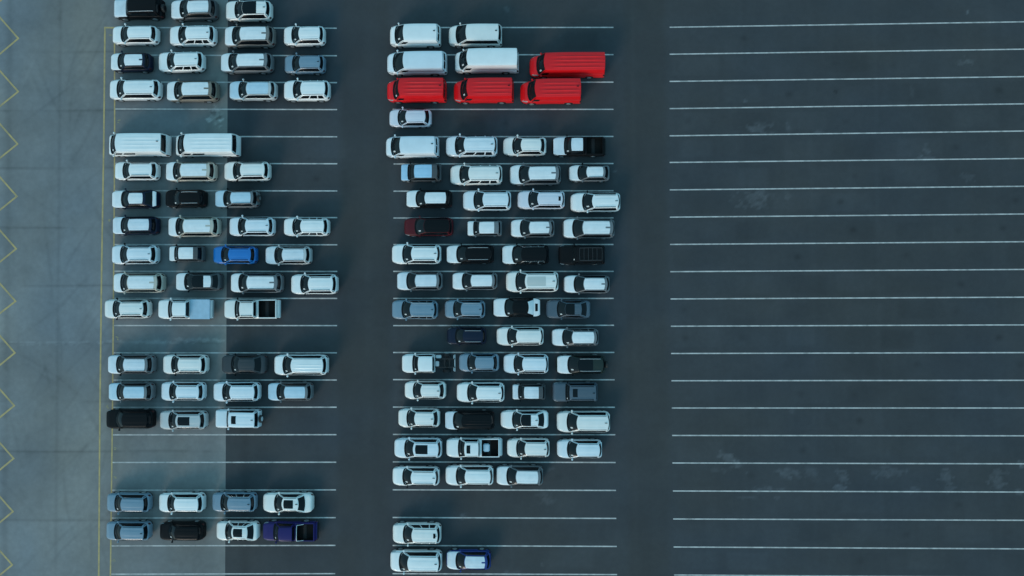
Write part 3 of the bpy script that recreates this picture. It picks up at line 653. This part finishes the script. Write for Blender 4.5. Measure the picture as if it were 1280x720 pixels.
        if 'sportbar' in fl:
            def bar():
                w = S.W/2*.86; x0 = b0-h+.10
                return join(tube([(x0, -w, 1.19), (x0, -w*.95, 1.50), (x0, -w*.6, 1.62), (x0, w*.6, 1.62), (x0, w*.95, 1.50), (x0, w, 1.19)], .035, 8),
                            tube([(x0, w*.95, 1.50), (x0+.25, w*.97, 1.36), (x0+.55, w*.98, 1.19)], .03, 8),
                            tube([(x0, -w*.95, 1.50), (x0+.25, -w*.97, 1.36), (x0+.55, -w*.98, 1.19)], .03, 8))
            part('sports_bar', (k,'bar'), bar, [MAT['chrome']], root)
    if kind == 'chassis_cab':
        def rails():
            x0, x1 = h-.4, h+2.0
            p = [box(x0, x1, s*.42-.05, s*.42+.05, .62, .80, .01) for s in (1, -1)]
            p += [box(h+q, h+q+.09, -.42, .42, .66, .76, .01) for q in (.35, .9, 1.4)]
            return join(*p)
        part('chassis_rail', (k,'rails'), rails, [MAT['steel_frame']], root)
        part('rear_axle', (k,'axle'), lambda: join(tube([(h+1.15, -.8, .40), (h+1.15, .8, .40)], .07, 8), box(h+1.0, h+1.3, -.16, .16, .28, .52, .08)), [MAT['steel_frame']], root)
        part('fuel_tank', (k,'tank'), lambda: box(h+.05, h+.62, .5, .82, .45, .82, .06), [MAT['rail']], root)
        part('battery_box', (k,'bat'), lambda: box(h+.05, h+.42, -.30, .22, .80, 1.06, .05), [MAT['rail']], root)
        part('rear_crossbar', (k,'rx'), lambda: join(box(h+1.93, h+2.02, -.86, .86, .62, .74, .01), box(h+1.84, h+1.90, -.80, -.45, .74, .82, .01), box(h+1.84, h+1.90, .45, .80, .74, .82, .01)), [MAT['rail']], root)
        for s in (1, -1):
            part('mudguard', (k,'mud',s), lambda: S.patch(lambda a, t: np.array((h+1.15+.44*math.cos(a), s*(.68+.26*t), .36+.42*math.sin(a))), .3, math.pi-.3, 0, 1, 10, 2, (0, 0, .015)), [MAT['trim']], root)
    return root

for c in CARS: vehicle(*c)

# ---------------------------------------------------------------- ground
nrng = np.random.default_rng(5)
def vnoise(x, y, seed, n=97):
    g = np.random.default_rng(seed).random((n, n))
    xi, yi = np.floor(x).astype(int), np.floor(y).astype(int); fx, fy = x-xi, y-yi
    fx = fx*fx*(3-2*fx); fy = fy*fy*(3-2*fy)
    a = g[xi % n, yi % n]; b = g[(xi+1) % n, yi % n]; c = g[xi % n, (yi+1) % n]; d = g[(xi+1) % n, (yi+1) % n]
    return (a*(1-fx)+b*fx)*(1-fy)+(c*(1-fx)+d*fx)*fy
def fbm(x, y, seed, o=4):
    s, a, t = 0, 1, 0
    for i in range(o): s = s + a*vnoise(x*2**i+17*i, y*2**i+5*i, seed+i); t += a; a *= .5
    return s/t
def smooth(x, a, b):
    t = np.clip((x-a)/(b-a), 0, 1); return t*t*(3-2*t)

def grid_sheet(name, xs, ys, z, mat):
    X, Y = np.meshgrid(xs, ys, indexing='ij'); nx, ny = X.shape
    me = bpy.data.meshes.new(name)
    me.vertices.add(nx*ny)
    me.vertices.foreach_set('co', np.stack([X.ravel(), Y.ravel(), np.full(nx*ny, z)], 1).ravel().astype(np.float32))
    i, j = np.meshgrid(np.arange(nx-1), np.arange(ny-1), indexing='ij')
    a = (i*ny+j).ravel(); q = np.stack([a, a+ny, a+ny+1, a+1], 1).astype(np.int32)
    me.loops.add(q.size); me.polygons.add(len(q))
    me.loops.foreach_set('vertex_index', q.ravel())
    me.polygons.foreach_set('loop_start', np.arange(0, q.size, 4, dtype=np.int32))
    me.update(calc_edges=True); me.validate()
    o = bpy.data.objects.new(name, me); col.objects.link(o); me.materials.append(mat)
    o['kind'] = 'structure'
    return o, X, Y

def set_attr(o, name, arr):
    a = o.data.attributes.new(name, 'FLOAT', 'POINT'); a.data.foreach_set('value', arr.ravel().astype(np.float32))

def pavement_mat(name, base, warm, fine, rough):
    """aggregate speckle and broad mottling from noise; wear, oil and scuffs from the sheet's own 'wear' and 'warm' attributes"""
    m = bpy.data.materials.new(name); m.use_nodes = True
    nt = m.node_tree; N = nt.nodes.new; l = nt.links.new; b = nt.nodes['Principled BSDF']
    b.inputs['Specular IOR Level'].default_value = .25
    g = N('ShaderNodeNewGeometry')
    def noise(scale, detail, lo, hi):
        n = N('ShaderNodeTexNoise'); n.inputs['Scale'].default_value = scale; n.inputs['Detail'].default_value = detail; n.inputs['Roughness'].default_value = .6
        l(g.outputs['Position'], n.inputs['Vector'])
        r = N('ShaderNodeMapRange'); r.inputs['From Min'].default_value = .3; r.inputs['From Max'].default_value = .7
        r.inputs['To Min'].default_value = lo; r.inputs['To Max'].default_value = hi
        l(n.outputs['Fac'], r.inputs['Value']); return r.outputs['Result']
    def mul(a, c):
        x = N('ShaderNodeMath'); x.operation = 'MULTIPLY'; l(a, x.inputs[0]); l(c, x.inputs[1]); return x.outputs[0]
    w = N('ShaderNodeAttribute'); w.attribute_name = 'wear'
    t = N('ShaderNodeAttribute'); t.attribute_name = 'warm'
    v = mul(mul(noise(.22, 6, .90, 1.10), noise(2.2, 6, .93, 1.07)), noise(26, 3, 1-fine, 1+fine))
    v = mul(v, w.outputs['Fac'])
    mx = N('ShaderNodeMix'); mx.data_type = 'RGBA'; mx.inputs[6].default_value = (*base, 1); mx.inputs[7].default_value = (*warm, 1)
    l(t.outputs['Fac'], mx.inputs['Factor'])
    sc = N('ShaderNodeVectorMath'); sc.operation = 'SCALE'; l(mx.outputs[2], sc.inputs[0]); l(v, sc.inputs['Scale'])
    l(sc.outputs[0], b.inputs['Base Color'])
    l(noise(1.1, 4, rough-.06, rough+.06), b.inputs['Roughness'])
    bp = N('ShaderNodeBump'); bp.inputs['Strength'].default_value = .25; bp.inputs['Distance'].default_value = .01
    n2 = N('ShaderNodeTexNoise'); n2.inputs['Scale'].default_value = 45; n2.inputs['Detail'].default_value = 3
    l(g.outputs['Position'], n2.inputs['Vector']); l(n2.outputs['Fac'], bp.inputs['Height']); l(bp.outputs[0], b.inputs['Normal'])
    return m

def far(a, b, step, end, dirs=(-1, 1)):
    core = list(np.arange(a, b+1e-6, step))
    lo, hi, s = [], [], step*4
    p = a
    while dirs[0] and p > -end: p -= s; s *= 1.7; lo.append(p)
    p, s = b, step*4
    while dirs[1] and p < end: p += s; s *= 1.7; hi.append(p)
    return np.array(lo[::-1]+core+hi)

ROWS = [w[0][1] for w in WHITE_LINES[1::3]]
def stains(X, Y, W):
    for k, (cx, cy, rx, ry, amp, ang) in enumerate(s if len(s) == 6 else (*s, 0) for s in STAINS):
        dx, dy = X-cx, Y-cy; m = (abs(dx) < 4*max(rx, ry)+.5) & (abs(dy) < 4*max(rx, ry)+.5)
        if not m.any(): continue
        x, y = dx[m], dy[m]; c, s_ = math.cos(ang), math.sin(ang); x, y = (c*x+s_*y)/rx, (-s_*x+c*y)/ry
        n = fbm(X[m]*2.6+k*7.3, Y[m]*3.6+k*3.1, 40+k, 5)
        r = np.sqrt(x*x+y*y) + (n-.5)*2.6
        f = (1-smooth(r, .45, 1.15))*(.55+.9*(fbm(X[m]*5+k, Y[m]*5, 90+k, 3)-.2))
        W[m] *= 1+amp*1.7*f if amp > 0 else 1+amp*f
    return W

# asphalt: one sheet out to the horizon
xs, ys = far(-50, 56, .2, 1500), far(-31, 33, .2, 1500)
asphalt = pavement_mat('asphalt', (.047,.051,.059), (.059,.056,.054), .10, .82)
go, X, Y = grid_sheet('ground', xs, ys, 0.0, asphalt)
W = .90+.2*fbm(X*.06, Y*.06, 1) 
W *= .955+.09*fbm(X*.9, Y*.045, 3)                                      # paving lanes run up and down
W *= .97+.06*fbm(X*.07, Y*.9, 4)
for sx_, wd, am in ((-27.95, .55, -.16), (-15.6, .5, .05), (11.2, .25, .08), (35.5, .2, .07), (47, .3, .05), (22.5, .2, -.05), (-1.2, .2, .06), (29, .25, .05), (52.5, .3, -.05)):
    W *= 1+am*np.exp(-((X-sx_)/wd)**2)*(.4+.9*fbm(X*.1, Y*.25, int(abs(sx_)*10)))
aisle = smooth(X, -19, -18)*(1-smooth(X, -14, -13)) + smooth(X, 10, 11)*(1-smooth(X, 14, 15))
W *= 1-.10*aisle*(.7+.6*fbm(X*.25, Y*.08, 8))
prng = random.Random(3)
for r in range(20):                                                   # faint prints where cars have stood in each bay
    yc = (ROWS[r]+ROWS[r+1])/2
    for x0, x1 in ((-27, -19.5), (-13, 9), (15.5, 54)):
        x = x0+2
        while x < x1:
            l, a = prng.uniform(1.6, 2.6), prng.choice((-.14, -.08, .07, .11, .15))*prng.random()
            cy = yc + (x-12)*.0 + prng.uniform(-.2, .2)
            f = (1-smooth(abs(X-x), l-.5, l+.1))*(1-smooth(abs(Y-cy), .75, 1.05))
            W *= 1+a*f
            if prng.random() < .35:                                   # oil drip
                W *= 1-.40*np.exp(-(((X-x+l*.5)/.35)**2+((Y-cy)/.28)**2))*prng.random()
            x += prng.uniform(4.6, 6.2)
W = stains(X, Y, W)
set_attr(go, 'wear', W)
set_attr(go, 'warm', np.clip(.15+1.1*(fbm(X*.11, Y*.16, 21)-.4)+.25*aisle, 0, 1))

# concrete apron along the left side, 4 mm above the asphalt
edge_y = [e[1] for e in EDGE][::-1]; edge_x = [e[0] for e in EDGE][::-1]
ex = lambda y: np.interp(y, edge_y, edge_x)
concrete = pavement_mat('concrete', (.178,.191,.208), (.220,.204,.188), .05, .75)
xs = np.concatenate([far(-58, -42, .14, 900, (1, 0)), np.arange(-41.88, -29.0+1e-6, .14)]); ys = far(-31, 33, .14, 900)
co, X, Y = grid_sheet('concrete_apron', xs, ys, 0.004, concrete)
shift = ex(Y)-(xs[-1]); fade = smooth(X, -40, xs[-1]); X2 = X+shift*fade
cc = np.stack([X2.ravel(), Y.ravel(), np.full(X.size, .004)], 1)
co.data.vertices.foreach_set('co', cc.ravel().astype(np.float32)); X = X2
W = .79+.42*fbm(X*.12, Y*.12, 31, 5)
W *= .95+.10*fbm(X*.35, Y*.12, 33)
W *= .92+.16*fbm(X*1.6, Y*1.6, 35, 3)
xv = np.interp(Y, [s[1] for s in SEAM_V][::-1], [s[0] for s in SEAM_V][::-1])
bay = smooth(X, xv+4.8, xv+6.0)                                       # the bays are dirtier than the drive lane
W *= 1-.13*bay*(.80+.4*fbm(X*.13, Y*.3, 37))
W *= 1+.22*bay*np.exp(-((X-ex(Y))/1.2)**2)
W *= 1-.15*np.exp(-((X-xv)/.18)**2)*(.3+1.2*fbm(X*.1, Y*.3, 39))
W *= 1-.05*np.exp(-((X-xv+1.1)/.9)**2)
for k, sy_ in enumerate(SEAM_H):
    n = fbm(X*.25, Y*.1, 50+k)
    W *= 1-.24*np.exp(-((Y-sy_-.05*np.sin(X*.3))/.12)**2)*smooth(n, .25, .6)
    W *= 1+(.05 if k % 2 else -.04)*smooth(Y, sy_-6, sy_)*(Y < sy_)
slab = xv-5.55
W *= 1-.12*np.exp(-((X-slab-.35)/.30)**2)+.14*(1-smooth(X, slab-.6, slab+.1))
for k in range(60):                                                   # sweeping tyre marks
    cx, cy = prng.uniform(-52, -42), prng.uniform(-28, 30); a = prng.uniform(-1.0, 1.0); l = prng.uniform(1.5, 5)
    dx, dy = X-cx, Y-cy; u, v = math.cos(a)*dy+math.sin(a)*dx, -math.sin(a)*dy+math.cos(a)*dx
    v = v + .03*u*u*prng.uniform(-1, 1)
    W *= 1+prng.choice((-.10, -.12, .05))*np.exp(-(u/l)**2-(v/.16)**2)
for k in range(26):
    cx, cy = prng.uniform(-52, -41), prng.uniform(-28, 30)
    W *= 1-.14*prng.random()*np.exp(-((X-cx)/prng.uniform(.3, 1.2))**2-((Y-cy)/prng.uniform(.3, 1.0))**2)
W = stains(X, Y, W)
set_attr(co, 'wear', W)
wm = .25+1.5*(fbm(X*.13, Y*.10, 61)-.45)+.5*np.exp(-((X-xv-3.2)/1.6)**2)*smooth(Y, 18, 30)+.35*bay*np.exp(-((X-ex(Y))/3)**2)
wm += .8*np.exp(-((X+30.1)/.9)**2-((Y-18.7)/.9)**2)
set_attr(co, 'warm', np.clip(wm, 0, 1))

# painted lines
def line_paint(name, base, lo):
    m = new_mat(name, base, .65); nt = m.node_tree; N = nt.nodes.new; l = nt.links.new; b = nt.nodes['Principled BSDF']
    g = N('ShaderNodeNewGeometry'); mix = N('ShaderNodeMix'); mix.data_type = 'RGBA'
    n = N('ShaderNodeTexNoise'); n.inputs['Scale'].default_value = 1.3; n.inputs['Detail'].default_value = 8; n.inputs['Roughness'].default_value = .7
    l(g.outputs['Position'], n.inputs['Vector'])
    r = N('ShaderNodeMapRange'); r.inputs['From Min'].default_value = .42; r.inputs['From Max'].default_value = .72
    r.inputs['To Min'].default_value = 0; r.inputs['To Max'].default_value = lo
    l(n.outputs['Fac'], r.inputs['Value']); l(r.outputs['Result'], mix.inputs['Factor'])
    mix.inputs[6].default_value = (*base, 1); mix.inputs[7].default_value = (.10,.105,.105, 1)
    l(mix.outputs[2], b.inputs['Base Color'])
    return m
worn_paint = line_paint('worn_yellow_paint', (.33,.28,.15), .9)
white_paint = line_paint('white_line_paint', (.55,.51,.49), .75)
yellow_paint = line_paint('yellow_line_paint', (.50,.35,.14), .55)

def strip(name, pts, w, z, mat, n=1):
    """a strip of paint along a polyline, mitred at the corners"""
    pts = [np.array(p, float) for p in pts]; V, F = [], []
    for i, p in enumerate(pts):
        d0 = (p-pts[i-1]) if i else pts[1]-p
        d1 = (pts[i+1]-p) if i < len(pts)-1 else d0
        n0 = np.array((-d0[1], d0[0]))/np.linalg.norm(d0); n1 = np.array((-d1[1], d1[0]))/np.linalg.norm(d1)
        m = n0+n1; m = m/np.dot(m, n0)
        for s in (1, -1): V.append((*(p+s*m*w/2), z))
        if i: b = 2*i; F.append((b-2, b-1, b+1, b))
    me = bpy.data.meshes.new(name); me.from_pydata([tuple(map(float, v)) for v in V], [], F); me.materials.append(mat)
    o = bpy.data.objects.new(name, me); col.objects.link(o); o['kind'] = 'structure'
    return o
for a, b in WHITE_LINES: strip('bay_line', [a, b], .125, .009, white_paint)
strip('yellow_line', [YELLOW_LINES[8][1], YELLOW_LINES[0][0]]+[s[1] for s in YELLOW_LINES[:4]], .165, .012, yellow_paint)
strip('yellow_line', [YELLOW_LINES[4][0]]+[s[1] for s in YELLOW_LINES[4:8]], .14, .012, yellow_paint)
strip('zigzag_line', ZIGZAG, .17, .012, yellow_paint)
for i, (x, y) in enumerate(YELLOW_MARKS):                             # worn bay marks, no longer legible
    V, F = [], []
    for k in range(3):
        a, b = prng.uniform(-.16, .02), prng.uniform(-.22, .16)
        v, f = [(x+a, y+b, .012+.001*k), (x+a+prng.uniform(.1, .28), y+b, .012+.001*k), (x+a+prng.uniform(.1, .25), y+b+.09, .012+.001*k), (x+a, y+b+.10, .012+.001*k)], [(0, 1, 2, 3)]
        q = len(V); V += v; F += [tuple(t+q for t in p) for p in f]
    me = bpy.data.meshes.new('road_marking'); me.from_pydata(V, [], F); me.materials.append(worn_paint)
    o = bpy.data.objects.new('road_marking', me); col.objects.link(o); o['kind'] = 'structure'

# ---------------------------------------------------------------- light, sky, camera
SUN_EL, SUN_AZ = R(24), R(211)          # low sun behind cloud, from the lower left of the picture
world = bpy.data.worlds.new('World'); scene.world = world; world.use_nodes = True
nt = world.node_tree; bg = nt.nodes['Background']
sky = nt.nodes.new('ShaderNodeTexSky'); sky.sky_type = 'NISHITA'; sky.sun_disc = False
sky.sun_elevation = SUN_EL; sky.sun_rotation = SUN_AZ
sky.air_density = 1.0; sky.dust_density = 2.0; sky.ozone_density = 1.0
cloud = nt.nodes.new('ShaderNodeMix'); cloud.data_type = 'RGBA'; cloud.inputs['Factor'].default_value = .55
cloud.inputs[7].default_value = (2.4, 7.0, 9.2, 1)                    # thin even overcast in front of the blue
nt.links.new(sky.outputs[0], cloud.inputs[6]); nt.links.new(cloud.outputs[2], bg.inputs['Color'])
bg.inputs['Strength'].default_value = .12
sd = bpy.data.lights.new('sun', 'SUN'); sd.energy = 1.25; sd.angle = R(22); sd.color = (1, .93, .84)
so = bpy.data.objects.new('sun', sd); col.objects.link(so)
dirn = mathutils.Vector((math.sin(SUN_AZ)*math.cos(SUN_EL), math.cos(SUN_AZ)*math.cos(SUN_EL), math.sin(SUN_EL)))
so.rotation_euler = dirn.to_track_quat('Z', 'Y').to_euler(); so.location = dirn*150

cd = bpy.data.cameras.new('camera'); cam = bpy.data.objects.new('camera', cd); col.objects.link(cam)
cd.sensor_fit = 'HORIZONTAL'; cd.sensor_width = 36; cd.lens = 36*865/1280
cd.clip_end = 5000
M = mathutils.Matrix.Rotation(R(-.15092), 3, 'Z') @ mathutils.Matrix.Rotation(R(1.37198), 3, 'X') @ mathutils.Matrix.Rotation(R(.89251), 3, 'Y')
cam.matrix_world = mathutils.Matrix.Translation((0, 0, 69.609)) @ M.to_4x4()
scene.camera = cam
vs = scene.view_settings
vs.view_transform = 'Standard'; vs.look = 'None'; vs.exposure = 0.0; vs.gamma = 1.0
scene.cycles.use_denoising = True
